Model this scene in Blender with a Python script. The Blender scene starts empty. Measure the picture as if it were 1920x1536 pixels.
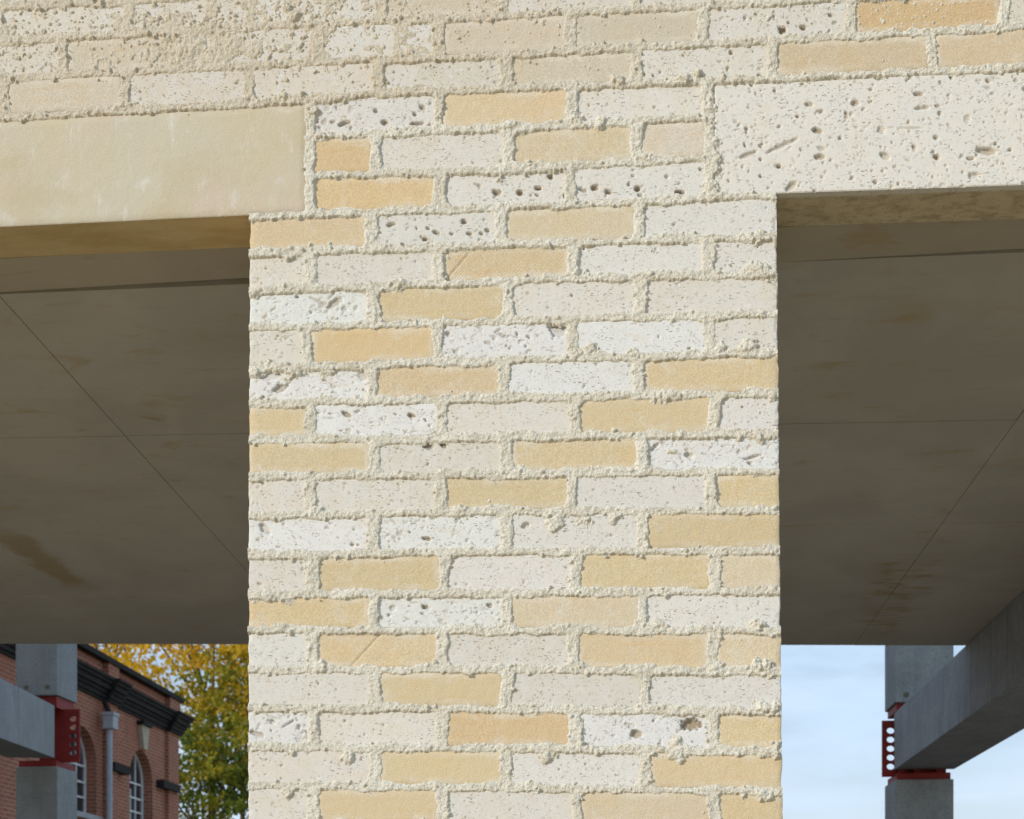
import bpy, bmesh, math, random
import numpy as np
from mathutils import Vector

# ------------------------------------------------------------------ camera
S = bpy.context.scene
COL = S.collection
R = math.radians
F, PX, PY = 2400.0, 960.0, 1770.0          # focal length and principal point, in pixels of a 1920 px wide picture
EYE, DIST, YAW = 1.60, 2.41, R(6.2)
CAM = np.array([0.0, -DIST, EYE])
cam = bpy.data.cameras.new('camera')
cam.sensor_width = 36.0
cam.lens = F / 1920 * 36
cam.shift_y = (PY - 768) / 1920
cam.clip_start, cam.clip_end = 0.05, 3000
cam.dof.use_dof = True
cam.dof.focus_distance = 2.42
cam.dof.aperture_fstop = 10
cam_o = bpy.data.objects.new('camera', cam); COL.objects.link(cam_o)
cam_o.location = CAM; cam_o.rotation_euler = (R(90), 0, YAW)
S.camera = cam_o
CR = np.array([math.cos(YAW), math.sin(YAW), 0.0])
CF = np.array([-math.sin(YAW), math.cos(YAW), 0.0])

# ------------------------------------------------------------------ light
SUN_DIR = Vector((0.70, 0.63, -0.33)).normalized()
SUN_EL = math.asin(-SUN_DIR.z)
SUN_AZ = math.atan2(-SUN_DIR.x, -SUN_DIR.y)
sun = bpy.data.lights.new('sun', 'SUN'); sun.energy = 3.0; sun.angle = R(0.5); sun.color = (1.0, 0.945, 0.87)
sun_o = bpy.data.objects.new('sun', sun); COL.objects.link(sun_o)
sun_o.rotation_euler = SUN_DIR.to_track_quat('-Z', 'Y').to_euler(); sun_o.location = (-8, -8, 6)
S.view_settings.view_transform = 'Standard'; S.view_settings.look = 'None'
S.view_settings.gamma = 1; S.view_settings.exposure = 0.0
S.view_settings.use_curve_mapping = False
S.cycles.max_bounces = 8

def N(nt, typ, **kw):
    n = nt.nodes.new(typ)
    for k, v in kw.items():
        if k.startswith('_'):
            setattr(n, k[1:], v)
        else:
            key = int(k[1:]) if k[0] == 'i' and k[1:].isdigit() else k
            s = n.inputs[key]
            if isinstance(v, bpy.types.NodeSocket): nt.links.new(v, s)
            else: s.default_value = v
    return n
def mixc(nt, fac, a, b, mode='MIX'):
    n = nt.nodes.new('ShaderNodeMix'); n.data_type = 'RGBA'; n.blend_type = mode
    for s, v in ((n.inputs[0], fac), (n.inputs[6], a), (n.inputs[7], b)):
        if isinstance(v, bpy.types.NodeSocket): nt.links.new(v, s)
        else: s.default_value = v if not isinstance(v, tuple) else (v + (1,) if len(v) == 3 else v)
    return n.outputs[2]
def math_(nt, op, a, b=0.0, c=0.0, clamp=False):
    n = nt.nodes.new('ShaderNodeMath'); n.operation = op; n.use_clamp = clamp
    for s, v in zip(n.inputs, (a, b, c)):
        if isinstance(v, bpy.types.NodeSocket): nt.links.new(v, s)
        else: s.default_value = v
    return n.outputs[0]
def ramp(nt, x, lo, hi, a=0.0, b=1.0):
    n = nt.nodes.new('ShaderNodeMapRange'); n.interpolation_type = 'SMOOTHSTEP'
    nt.links.new(x, n.inputs[0])
    for i, v in enumerate((lo, hi, a, b)): n.inputs[i + 1].default_value = v
    return n.outputs[0]
def noise(nt, vec, scale, detail=3, rough=.55, dist=0.0):
    return N(nt, 'ShaderNodeTexNoise', Vector=vec, Scale=scale, Detail=detail, Roughness=rough, Distortion=dist).outputs[0]
def stretch(nt, vec, sx, sy, sz, rot=(0, 0, 0)):
    n = nt.nodes.new('ShaderNodeMapping'); nt.links.new(vec, n.inputs[0])
    n.inputs[2].default_value = rot; n.inputs[3].default_value = (sx, sy, sz)
    return n.outputs[0]

world = bpy.data.worlds.new('World'); S.world = world; world.use_nodes = True
wt = world.node_tree; wt.nodes.clear()
sky = wt.nodes.new('ShaderNodeTexSky'); sky.sky_type = 'NISHITA'; sky.sun_disc = False
sky.sun_elevation = SUN_EL; sky.sun_rotation = SUN_AZ; sky.air_density = 1.0; sky.dust_density = 1.0; sky.ozone_density = 1.0
tcw = wt.nodes.new('ShaderNodeTexCoord')
cv = stretch(wt, tcw.outputs['Generated'], 1, 1, 3.6)
c1 = noise(wt, cv, 2.6, 6, .55, .3)
c2 = noise(wt, stretch(wt, tcw.outputs['Generated'], 1, 1, 5, (0, .2, 0)), 7, 5, .6, .2)
cm = math_(wt, 'ADD', math_(wt, 'MULTIPLY', c1, .75), math_(wt, 'MULTIPLY', c2, .25))
cmask = ramp(wt, cm, .36, .62, .42, .95)
ctone = mixc(wt, noise(wt, cv, 5, 4), (5.4, 7.8, 10.6), (7.4, 9.0, 10.9))
wcol = mixc(wt, cmask, sky.outputs[0], ctone)
elev = N(wt, 'ShaderNodeSeparateXYZ', Vector=tcw.outputs['Generated']).outputs[2]
wcol = mixc(wt, ramp(wt, elev, .04, .24, .4, 0), wcol, (8.6, 9.4, 10.4))      # haze whitens the sky towards the horizon, all round
bg = N(wt, 'ShaderNodeBackground', Color=wcol, Strength=.1)
wo = wt.nodes.new('ShaderNodeOutputWorld'); wt.links.new(bg.outputs[0], wo.inputs[0])

# ------------------------------------------------------------------ pixel measurements -> real positions
def rays(px, py):
    px = np.asarray(px, float); py = np.asarray(py, float)
    d = ((px - PX) / F)[..., None] * CR + CF + ((PY - py) / F)[..., None] * np.array([0, 0, 1.0])
    return d
def on_wall(px, py, y=0.0):                # point of the plane y = const seen at that pixel
    d = rays(px, py); t = (y - CAM[1]) / d[..., 1]
    return CAM + d * t[..., None]
def on_level(px, py, z):                   # point of the level plane z = const
    d = rays(px, py); t = (z - CAM[2]) / d[..., 2]
    return CAM + d * t[..., None]
def at_depth(px, py, zc):
    return CAM + rays(px, py) * zc

# ------------------------------------------------------------------ object helpers
def link(o, parent=None):
    COL.objects.link(o)
    if parent is not None:
        o.parent = parent
        o.location = Vector(o.location) - Vector(parent.matrix_world.translation if False else parent_loc(parent))
    return o
def parent_loc(p):
    v = Vector(p.location)
    while p.parent is not None:
        p = p.parent; v += Vector(p.location)
    return v
def thing(name, label, cat, loc=(0, 0, 0), group=None):
    o = bpy.data.objects.new(name, None); o.empty_display_size = .2; o.location = loc; COL.objects.link(o)
    o['label'] = label; o['category'] = cat
    o['kind'] = 'thing'
    if group: o['group'] = group
    return o
def mesh_obj(name, verts, faces, mat, parent=None, origin=None, smooth=False):
    verts = np.asarray(verts, float)
    if origin is None: origin = verts.mean(0)
    origin = np.asarray(origin, float)
    me = bpy.data.meshes.new(name)
    me.from_pydata((verts - origin).tolist(), [], faces)
    if mat is not None: me.materials.append(mat)
    if smooth: me.polygons.foreach_set('use_smooth', [True] * len(me.polygons))
    me.update()
    o = bpy.data.objects.new(name, me); o.location = origin
    return link(o, parent)
class MB:
    def __init__(s): s.v = []; s.f = []
    def add(s, vs, fs):
        b = len(s.v); s.v += [tuple(p) for p in vs]; s.f += [tuple(i + b for i in f) for f in fs]
    def prism(s, poly, off):               # polygon (list of points) swept by a vector
        n = len(poly); p = [np.asarray(q, float) for q in poly]; off = np.asarray(off, float)
        s.add(p + [q + off for q in p], [tuple(range(n))[::-1], tuple(range(n, 2 * n))] + [(i, (i + 1) % n, n + (i + 1) % n, n + i) for i in range(n)])
    def box(s, a, b):
        (x0, y0, z0), (x1, y1, z1) = a, b
        s.prism([(x0, y0, z0), (x1, y0, z0), (x1, y1, z0), (x0, y1, z0)], (0, 0, z1 - z0))
    def tube(s, pts, radii, n=8):
        pts = [np.asarray(p, float) for p in pts]; rings = []
        for i, p in enumerate(pts):
            t = pts[min(i + 1, len(pts) - 1)] - pts[max(i - 1, 0)]; t /= np.linalg.norm(t) + 1e-9
            u = np.cross(t, (0.31, 0.9, 0.2)); u /= np.linalg.norm(u); w = np.cross(t, u)
            rings.append([p + radii[i] * (math.cos(a) * u + math.sin(a) * w) for a in np.linspace(0, 2 * math.pi, n, endpoint=False)])
        vs = [q for r in rings for q in r]; fs = []
        for i in range(len(pts) - 1):
            for k in range(n):
                fs.append((i * n + k, i * n + (k + 1) % n, (i + 1) * n + (k + 1) % n, (i + 1) * n + k))
        fs += [tuple(range(n))[::-1], tuple(range((len(pts) - 1) * n, len(pts) * n))]
        s.add(vs, fs)
    def build(s, name, mat, parent=None, bevel=0.0, origin=None, smooth=False):
        o = mesh_obj(name, s.v, s.f, mat, parent, origin, smooth)
        bm = bmesh.new(); bm.from_mesh(o.data)
        bmesh.ops.recalc_face_normals(bm, faces=bm.faces)
        if bevel: bmesh.ops.bevel(bm, geom=list(bm.edges), offset=bevel, segments=2, affect='EDGES', profile=.6)
        bm.to_mesh(o.data); bm.free()
        return o
def filled_curve(name, loops, thick, to_world, mat, parent=None, bevel=0):
    """flat outline with holes, given real thickness; to_world(a, b, c) places it"""
    cu = bpy.data.curves.new('outline', 'CURVE'); cu.dimensions = '2D'; cu.fill_mode = 'BOTH'; cu.extrude = thick / 2
    for lp in loops:
        sp = cu.splines.new('POLY'); sp.points.add(len(lp) - 1)
        for p, (a, b) in zip(sp.points, lp): p.co = (a, b, 0, 1)
        sp.use_cyclic_u = True
    tmp = bpy.data.objects.new('outline', cu); COL.objects.link(tmp)
    dg = bpy.context.evaluated_depsgraph_get()
    me = bpy.data.meshes.new_from_object(tmp.evaluated_get(dg))
    vs = [to_world(v.co.x, v.co.y, v.co.z) for v in me.vertices]; fs = [tuple(p.vertices) for p in me.polygons]
    bpy.data.objects.remove(tmp); bpy.data.curves.remove(cu); bpy.data.meshes.remove(me)
    m = MB(); m.v = [tuple(v) for v in vs]; m.f = fs
    o = m.build(name, mat, parent)
    bm = bmesh.new(); bm.from_mesh(o.data); bmesh.ops.remove_doubles(bm, verts=bm.verts, dist=1e-5)
    bmesh.ops.recalc_face_normals(bm, faces=bm.faces); bm.to_mesh(o.data); bm.free()
    return o

# ------------------------------------------------------------------ materials
def new_mat(name):
    m = bpy.data.materials.new(name); m.use_nodes = True; nt = m.node_tree; nt.nodes.clear()
    out = nt.nodes.new('ShaderNodeOutputMaterial'); b = nt.nodes.new('ShaderNodeBsdfPrincipled')
    nt.links.new(b.outputs[0], out.inputs[0]); b.inputs['Roughness'].default_value = .9
    b.inputs['Specular IOR Level'].default_value = .25
    pos = nt.nodes.new('ShaderNodeNewGeometry').outputs['Position']
    return m, nt, b, pos
def setc(nt, b, col):
    if isinstance(col, bpy.types.NodeSocket): nt.links.new(col, b.inputs['Base Color'])
    else: b.inputs['Base Color'].default_value = col + (1,)
def bump(nt, b, h, strength, dist, prev=None):
    n = N(nt, 'ShaderNodeBump', Height=h, Strength=strength, Distance=dist)
    if prev is not None: nt.links.new(prev, n.inputs['Normal'])
    nt.links.new(n.outputs[0], b.inputs['Normal'])
    return n.outputs[0]
def attr(nt, name):
    n = nt.nodes.new('ShaderNodeAttribute'); n.attribute_name = name; return n.outputs['Fac']

def stone_buff(name, hatch=False):
    m, nt, b, p = new_mat(name)
    oi = nt.nodes.new('ShaderNodeObjectInfo'); c = oi.outputs['Color']
    off = N(nt, 'ShaderNodeVectorMath', _operation='ADD', i0=p)
    sc = N(nt, 'ShaderNodeVectorMath', _operation='SCALE', i0=(7.0, 3.0, 5.0)); nt.links.new(oi.outputs['Random'], sc.inputs['Scale'])
    nt.links.new(sc.outputs[0], off.inputs[1]); q = off.outputs[0]
    big = noise(nt, q, 14, 4, .6)
    c = mixc(nt, ramp(nt, big, .45, .75, 0, .45), c, mixc(nt, 1.0, c, (1.02, .93, .80), 'MULTIPLY'))
    band = noise(nt, stretch(nt, q, 3, 3, 55, (0, .06, 0)), 2.2, 4, .6, .4)
    c = mixc(nt, ramp(nt, band, .52, .72, 0, .35), c, mixc(nt, 1.0, c, (1.0, .88, .70), 'MULTIPLY'))
    vst = noise(nt, stretch(nt, q, 60, 10, 4), 1.4, 3, .5)
    c = mixc(nt, ramp(nt, vst, .62, .76, 0, .22), c, (.66, .61, .51))
    c = mixc(nt, ramp(nt, noise(nt, q, 20, 5, .68, .6), .54, .74, 0, .5), c, (.67, .63, .54))
    edge = math_(nt, 'ADD', attr(nt, 'edge'), math_(nt, 'MULTIPLY', math_(nt, 'SUBTRACT', noise(nt, q, 45, 4, .6), .5), 1.3))
    pe = math_(nt, 'MULTIPLY', ramp(nt, edge, .15, .80, .6, 0), ramp(nt, noise(nt, q, 9, 3, .6), .42, .60, .12, 1))
    c = mixc(nt, pe, c, (.68, .62, .51))
    grain = noise(nt, p, 520, 3, .7)
    c = mixc(nt, 1.0, c, mixc(nt, ramp(nt, grain, .3, .7), (.81, .80, .77), (1.14, 1.14, 1.17)), 'MULTIPLY')
    setc(nt, b, c)
    n = bump(nt, b, noise(nt, p, 330, 4, .7), .42, .0028)
    n = bump(nt, b, noise(nt, p, 60, 3, .5), .35, .004, n)
    if hatch:
        w1 = N(nt, 'ShaderNodeTexWave', Vector=stretch(nt, p, 1, 1, 1, (0, R(32), 0)), Scale=75, Distortion=.4).outputs[1]
        w2 = N(nt, 'ShaderNodeTexWave', Vector=stretch(nt, p, 1, 1, 1, (0, R(-42), 0)), Scale=66, Distortion=.4).outputs[1]
        bump(nt, b, math_(nt, 'ADD', w1, math_(nt, 'MULTIPLY', w2, .6 if hatch == 2 else 0.1)), .28 if hatch == 2 else .16, .0018, n)
    return m
def stone_shell(name, rough=1.0):
    m, nt, b, p = new_mat(name)
    oi = nt.nodes.new('ShaderNodeObjectInfo'); c = oi.outputs['Color']
    big = noise(nt, p, 22, 4, .6, .5)
    c = mixc(nt, ramp(nt, big, .40, .62, 0, .50), c, (.655, .63, .59))
    c = mixc(nt, ramp(nt, noise(nt, stretch(nt, p, 1, 1, 1.7), 17, 5, .6, .8), .54, .74, 0, .5), c, (.635, .56, .455))
    sw = noise(nt, stretch(nt, p, 1, 1, 2.2, (0, .3, 0)), 70, 4, .6, 2.2)
    c = mixc(nt, ramp(nt, sw, .55, .68, 0, .30), c, (.55, .53, .51))
    pale = N(nt, 'ShaderNodeTexVoronoi', Vector=p, Scale=46).outputs['Distance']
    c = mixc(nt, math_(nt, 'MULTIPLY', ramp(nt, pale, .14, .22, .45, 0), ramp(nt, noise(nt, p, 12), .5, .6)), c, (.72, .705, .68))
    # small open pores
    pv = N(nt, 'ShaderNodeVectorMath', _operation='ADD', i0=stretch(nt, p, .62, 1, 1.9, (0, .25, 0)), i1=(0, 0, 0))
    wob = N(nt, 'ShaderNodeTexNoise', Vector=p, Scale=130.0)
    wb = N(nt, 'ShaderNodeVectorMath', _operation='SCALE', i0=wob.outputs[1], Scale=.011); nt.links.new(wb.outputs[0], pv.inputs[1])
    v1 = N(nt, 'ShaderNodeTexVoronoi', Vector=pv.outputs[0], Scale=105)
    blank = ramp(nt, noise(nt, p, 9, 3, .6), .38, .56, .32, 1)
    sel = math_(nt, 'MULTIPLY', blank, ramp(nt, noise(nt, p, 34, 3, .7), .46, .57))
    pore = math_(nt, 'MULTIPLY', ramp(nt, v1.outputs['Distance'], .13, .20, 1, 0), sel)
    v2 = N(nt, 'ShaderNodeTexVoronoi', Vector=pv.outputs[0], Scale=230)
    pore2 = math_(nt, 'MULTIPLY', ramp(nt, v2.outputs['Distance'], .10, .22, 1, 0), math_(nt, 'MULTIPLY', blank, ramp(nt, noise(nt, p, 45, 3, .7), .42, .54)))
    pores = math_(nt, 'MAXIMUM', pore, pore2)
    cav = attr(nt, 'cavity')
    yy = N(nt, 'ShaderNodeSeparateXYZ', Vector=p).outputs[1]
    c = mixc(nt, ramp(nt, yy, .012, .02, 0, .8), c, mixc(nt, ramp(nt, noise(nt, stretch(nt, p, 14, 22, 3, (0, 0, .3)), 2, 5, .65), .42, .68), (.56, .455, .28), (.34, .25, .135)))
    c = mixc(nt, math_(nt, 'MULTIPLY', math_(nt, 'MAXIMUM', math_(nt, 'MULTIPLY', pores, .85), cav), .85), c, (.31, .235, .145))  # pores and hollows: brown stain with the shade inside them painted in
    grain = noise(nt, p, 460, 3, .7)
    c = mixc(nt, 1.0, c, mixc(nt, ramp(nt, grain, .3, .7), (.93, .93, .92), (1.06, 1.06, 1.06)), 'MULTIPLY')
    setc(nt, b, c)
    n = bump(nt, b, math_(nt, 'MULTIPLY', pores, -1.0), .8, .003)
    n = bump(nt, b, noise(nt, p, 300, 4, .7), .25, .002, n)
    return m
def mortar_mat():
    m, nt, b, p = new_mat('lime_mortar')
    c = mixc(nt, ramp(nt, noise(nt, p, 9, 4, .6), .35, .65), (.645, .597, .488), (.708, .668, .565))
    x = N(nt, 'ShaderNodeSeparateXYZ', Vector=p)
    tan = math_(nt, 'MULTIPLY', ramp(nt, x.outputs[2], 3.13, 3.26), ramp(nt, x.outputs[0], .55, -.55))
    c = mixc(nt, math_(nt, 'MULTIPLY', tan, .6), c, (.58, .485, .35))
    g = noise(nt, p, 330, 3, .7)
    c = mixc(nt, 1.0, c, mixc(nt, ramp(nt, g, .3, .7), (.80, .785, .75), (1.13, 1.13, 1.14)), 'MULTIPLY')
    setc(nt, b, c)
    n = bump(nt, b, noise(nt, p, 260, 4, .75), .6, .004)
    bump(nt, b, N(nt, 'ShaderNodeTexVoronoi', Vector=p, Scale=300).outputs['Distance'], .35, .003, n)
    return m
def lintel_smooth():
    m, nt, b, p = new_mat('smooth_lintel_stone')
    c = mixc(nt, ramp(nt, noise(nt, p, 4.5, 4, .55, .5), .36, .66), (.56, .505, .385), (.57, .49, .345))
    c = mixc(nt, ramp(nt, noise(nt, p, 3.6, 4, .6, .4), .46, .62, 0, .7), c, (.595, .485, .395))
    st = noise(nt, stretch(nt, p, 26, 6, 5), 1.6, 6, .72)
    c = mixc(nt, ramp(nt, st, .54, .72, 0, .7), c, (.69, .66, .59))
    c = mixc(nt, ramp(nt, noise(nt, p, 16, 5, .7), .56, .72, 0, .6), c, (.66, .63, .565))
    st2 = noise(nt, stretch(nt, p, 1, 1, 1.8, (0, .15, 0)), 4.2, 5, .6, .4)
    c = mixc(nt, ramp(nt, st2, .46, .66, 0, .65), c, (.52, .435, .29))
    yy = N(nt, 'ShaderNodeSeparateXYZ', Vector=p).outputs[1]      # the bed face was never washed down: raw golden stone
    c = mixc(nt, ramp(nt, yy, .001, .004, 0, .85), c, mixc(nt, ramp(nt, noise(nt, stretch(nt, p, 2.5, 9, 3), 2, 5, .65), .38, .66), (.62, .47, .235), (.50, .345, .14)))
    g = noise(nt, p, 430, 3, .7)
    c = mixc(nt, 1.0, c, mixc(nt, ramp(nt, g, .3, .7), (.92, .92, .91), (1.06, 1.06, 1.06)), 'MULTIPLY')
    setc(nt, b, c); n = bump(nt, b, noise(nt, p, 330, 4, .75), .45, .0025); bump(nt, b, noise(nt, p, 40, 4, .65), .35, .004, n)
    return m
def soffit_mat(name, c0, c1, stain, marks=()):
    m, nt, b, p = new_mat(name)
    c = mixc(nt, ramp(nt, noise(nt, p, 2.2, 5, .6, .5), .35, .65), c0, c1)
    s = noise(nt, stretch(nt, p, 3.0, 5.5, 3, (0, 0, .12)), 1.5, 7, .68, .5)
    c = mixc(nt, ramp(nt, s, .555, .70, 0, .75), c, stain)
    d = noise(nt, stretch(nt, p, 2.6, 7, 3, (0, 0, -.2)), 3.1, 5, .6, 1.2)
    c = mixc(nt, ramp(nt, d, .60, .70, 0, .4), c, tuple(.72 * v for v in c0))
    c = mixc(nt, ramp(nt, noise(nt, stretch(nt, p, 1.5, 40, 2), 1.5, 4), .5, .75, 0, .25), c, tuple(1.15 * v for v in c1))
    for (a, b_, w, pat, fac, colr) in marks:    # weeping rust marks, each with its own place on the underside
        a = Vector(a); b_ = Vector(b_); L = (b_ - a).length; d_ = (b_ - a) / L; e_ = Vector((-d_.y, d_.x, 0))
        wob = N(nt, 'ShaderNodeVectorMath', _operation='SCALE', i0=N(nt, 'ShaderNodeTexNoise', Vector=p, Scale=5.0, Detail=6.0, Roughness=.7).outputs[1], Scale=w * 2.2)
        pw = N(nt, 'ShaderNodeVectorMath', _operation='ADD', i0=p, i1=wob.outputs[0]).outputs[0]
        rel = N(nt, 'ShaderNodeVectorMath', _operation='SUBTRACT', i0=pw, i1=a + Vector((w * 1.1, w * 1.1, w * 1.1))).outputs[0]
        t_ = N(nt, 'ShaderNodeVectorMath', _operation='DOT_PRODUCT', i0=rel, i1=d_).outputs['Value']
        q_ = N(nt, 'ShaderNodeVectorMath', _operation='DOT_PRODUCT', i0=rel, i1=e_).outputs['Value']
        across = ramp(nt, math_(nt, 'ABSOLUTE', q_), w * .35, w, 1, 0)
        along = math_(nt, 'MULTIPLY', ramp(nt, t_, -.05, .12), ramp(nt, t_, L * .7, L, 1, 0))
        k = math_(nt, 'MULTIPLY', across, along)
        if pat: k = math_(nt, 'MULTIPLY', k, ramp(nt, noise(nt, stretch(nt, p, 2.5, 8, 1), 2, 5, .65), .45, .60))
        c = mixc(nt, math_(nt, 'MULTIPLY', k, fac), c, colr)
    setc(nt, b, c); bump(nt, b, noise(nt, p, 120, 4, .7), .2, .003)
    return m
def granite(name, c0, c1, streak=.0):
    m, nt, b, p = new_mat(name)
    c = mixc(nt, ramp(nt, noise(nt, p, 5, 5, .65), .3, .7), c0, c1)
    c = mixc(nt, ramp(nt, noise(nt, p, 75, 4, .8), .3, .72), mixc(nt, 1.0, c, (.80, .81, .82), 'MULTIPLY'), mixc(nt, 1.0, c, (1.14, 1.14, 1.14), 'MULTIPLY'))
    if streak:
        c = mixc(nt, ramp(nt, noise(nt, stretch(nt, p, 9, 9, .8), 2.2, 5, .6), .48, .72, 0, streak), c, tuple(.62 * v for v in c0))
        c = mixc(nt, ramp(nt, noise(nt, stretch(nt, p, 16, 16, .7), 2.0, 4, .6), .56, .72, 0, streak * .7), c, tuple(1.35 * v for v in c1))
    setc(nt, b, c); b.inputs['Roughness'].default_value = .75
    bump(nt, b, noise(nt, p, 160, 4, .7), .25, .003)
    return m
def plain(name, col, rough=.7, var=.15, scale=6, metallic=0.0, grain=80):
    m, nt, b, p = new_mat(name)
    lo = tuple(v * (1 - var) for v in col); hi = tuple(v * (1 + var) for v in col)
    c = mixc(nt, ramp(nt, noise(nt, p, scale, 5, .65), .3, .7), lo, hi)
    setc(nt, b, c); b.inputs['Roughness'].default_value = rough; b.inputs['Metallic'].default_value = metallic
    bump(nt, b, noise(nt, p, grain, 4, .7), .15, .004)
    return m
def red_brick():
    m, nt, b, p = new_mat('red_brickwork')
    s = N(nt, 'ShaderNodeSeparateXYZ', Vector=p)
    v = N(nt, 'ShaderNodeCombineXYZ', X=math_(nt, 'ADD', s.outputs[0], s.outputs[1]), Y=s.outputs[2], Z=0.0)
    br = N(nt, 'ShaderNodeTexBrick', Vector=v.outputs[0], Color1=(.36, .125, .068, 1), Color2=(.25, .082, .048, 1), Mortar=(.40, .27, .21, 1), Scale=1.0)
    br.inputs['Brick Width'].default_value = .225; br.inputs['Row Height'].default_value = .075; br.inputs['Mortar Size'].default_value = .011
    c = mixc(nt, ramp(nt, noise(nt, p, 1.2, 5, .65), .35, .7, 0, .6), br.outputs[0], (.31, .12, .075))
    c = mixc(nt, ramp(nt, noise(nt, stretch(nt, p, 3, 3, .7), .9, 6, .65), .58, .75, 0, .45), c, (.11, .05, .035))
    up = ramp(nt, noise(nt, p, 2.0, 5, .7), .60, .70, 0, .6)
    par = ramp(nt, s.outputs[2], 6.85, 7.0)
    c = mixc(nt, math_(nt, 'MULTIPLY', up, par), c, (.40, .30, .26))
    setc(nt, b, c); bump(nt, b, br.outputs['Fac'], -.4, .01)
    return m
def leaf_mat(name, cols):
    m, nt, b, p = new_mat(name)
    rnd = nt.nodes.new('ShaderNodeAttribute'); rnd.attribute_name = 'tint'
    cr = nt.nodes.new('ShaderNodeValToRGB'); nt.links.new(rnd.outputs['Fac'], cr.inputs[0])
    el = cr.color_ramp.elements
    el[0].position, el[0].color = 0, cols[0] + (1,)
    el[1].position, el[1].color = 1, cols[-1] + (1,)
    for i, cc in enumerate(cols[1:-1]):
        e = el.new((i + 1) / (len(cols) - 1)); e.color = cc + (1,)
    setc(nt, b, cr.outputs[0]); b.inputs['Roughness'].default_value = .6
    tr = N(nt, 'ShaderNodeBsdfTranslucent', Color=mixc(nt, 1.0, cr.outputs[0], (1.25, 1.15, .8), 'MULTIPLY'))
    ms = N(nt, 'ShaderNodeMixShader', i0=.42, i1=b.outputs[0], i2=tr.outputs[0])
    nt.links.new(ms.outputs[0], nt.nodes['Material Output'].inputs[0])
    return m

M_BUFF, M_SAWN, M_HATCH = stone_buff('buff_sandstone'), stone_buff('sawn_sandstone', 1), stone_buff('hatched_sandstone', 2)
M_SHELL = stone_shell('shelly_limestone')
M_MORTAR = mortar_mat()
M_LINTEL = lintel_smooth()
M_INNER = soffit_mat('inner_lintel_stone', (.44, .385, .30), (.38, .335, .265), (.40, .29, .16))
MK = lambda a, b_: (tuple(on_level(*a, EYE + 1.433)), tuple(on_level(*b_, EYE + 1.433)))
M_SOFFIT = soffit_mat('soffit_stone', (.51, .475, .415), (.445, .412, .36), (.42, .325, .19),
                      [(*MK((2, 996), (172, 1116)), .085, False, .62, (.33, .225, .10)), (*MK((1722, 1040), (1630, 1205)), .16, True, .75, (.36, .255, .125)),
                       (*MK((1480, 690), (1640, 660)), .06, True, .6, (.40, .30, .15)), (*MK((1690, 590), (1760, 580)), .07, False, .5, (.42, .32, .17)), (*MK((200, 762), (330, 790)), .04, True, .7, (.36, .28, .17))])
M_GRAN = granite('grey_granite', (.27, .285, .29), (.33, .345, .35), .25)
M_BEAM = granite('beam_granite', (.27, .285, .305), (.34, .355, .37), .5)
M_RED = plain('red_oxide_steel', (.26, .029, .026), .55, .15, 10)
M_CONC = plain('concrete', (.46, .40, .31), .9, .2, 1.5)
M_GROUND = plain('paving', (.47, .365, .215), .9, .2, .6, 0, 20)
M_DARK_GROUND = plain('dark_ground', (.085, .072, .058), .95, .3, 1.5, 0, 12)
M_REDBRICK = red_brick()
M_DARKSTONE = plain('sooty_stone', (.020, .018, .017), .85, .4, 4)
M_KEY = plain('cream_stone', (.42, .37, .28), .85, .12, 6)
M_WHITE = plain('white_paint', (.70, .71, .72), .5, .05, 6)
M_PIPE = plain('grey_pipe_paint', (.36, .38, .42), .5, .1, 6)
M_SILL = plain('grey_sill', (.34, .35, .36), .8, .1, 6)
M_ROOF = plain('lead_roof', (.10, .10, .105), .8, .2, 2)
M_BARK = plain('bark', (.075, .06, .042), .9, .3, 8)
M_GOLD = leaf_mat('golden_leaves', [(.60, .30, .014), (.66, .40, .02), (.56, .36, .02), (.24, .22, .02)])
M_OLIVE = leaf_mat('turning_leaves', [(.60, .37, .02), (.42, .31, .02), (.17, .19, .02), (.07, .11, .014)])
M_GREEN = leaf_mat('green_leaves', [(.50, .34, .02), (.20, .21, .02), (.075, .12, .016), (.05, .085, .014)])
mg, ng, bgl, pg = new_mat('window_glass')
setc(ng, bgl, (.03, .034, .04)); bgl.inputs['Roughness'].default_value = .04; bgl.inputs['Specular IOR Level'].default_value = .7
M_GLASS = mg

# ------------------------------------------------------------------ ground
GZ = 0.0
g = MB(); g.add([(-1500, -1500, GZ), (1500, -1500, GZ), (1500, 1500, GZ), (-1500, 1500, GZ)], [(0, 1, 2, 3)])
go = g.build('ground', M_GROUND, origin=(0, 0, 0)); go['kind'] = 'structure'
g = MB(); g.prism([(-7, .02, .004), (7, .02, .004), (7, 2.38, .004), (-7, 2.38, .004)], (0, 0, .12))
go = g.build('floor', M_CONC, origin=(0, 3, 0)); go['kind'] = 'structure'

g = MB(); g.add([(-8.2, 2.4, .006), (14, 2.4, .006), (14, 24, .006), (-7.4, 24, .006)], [(0, 1, 2, 3)])  # unseen dark sheet, added to cut the bounce light on soffit and beams
go = g.build('dark_ground_sheet', M_DARK_GROUND, origin=(0, 8, 0)); go['kind'] = 'structure'

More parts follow.
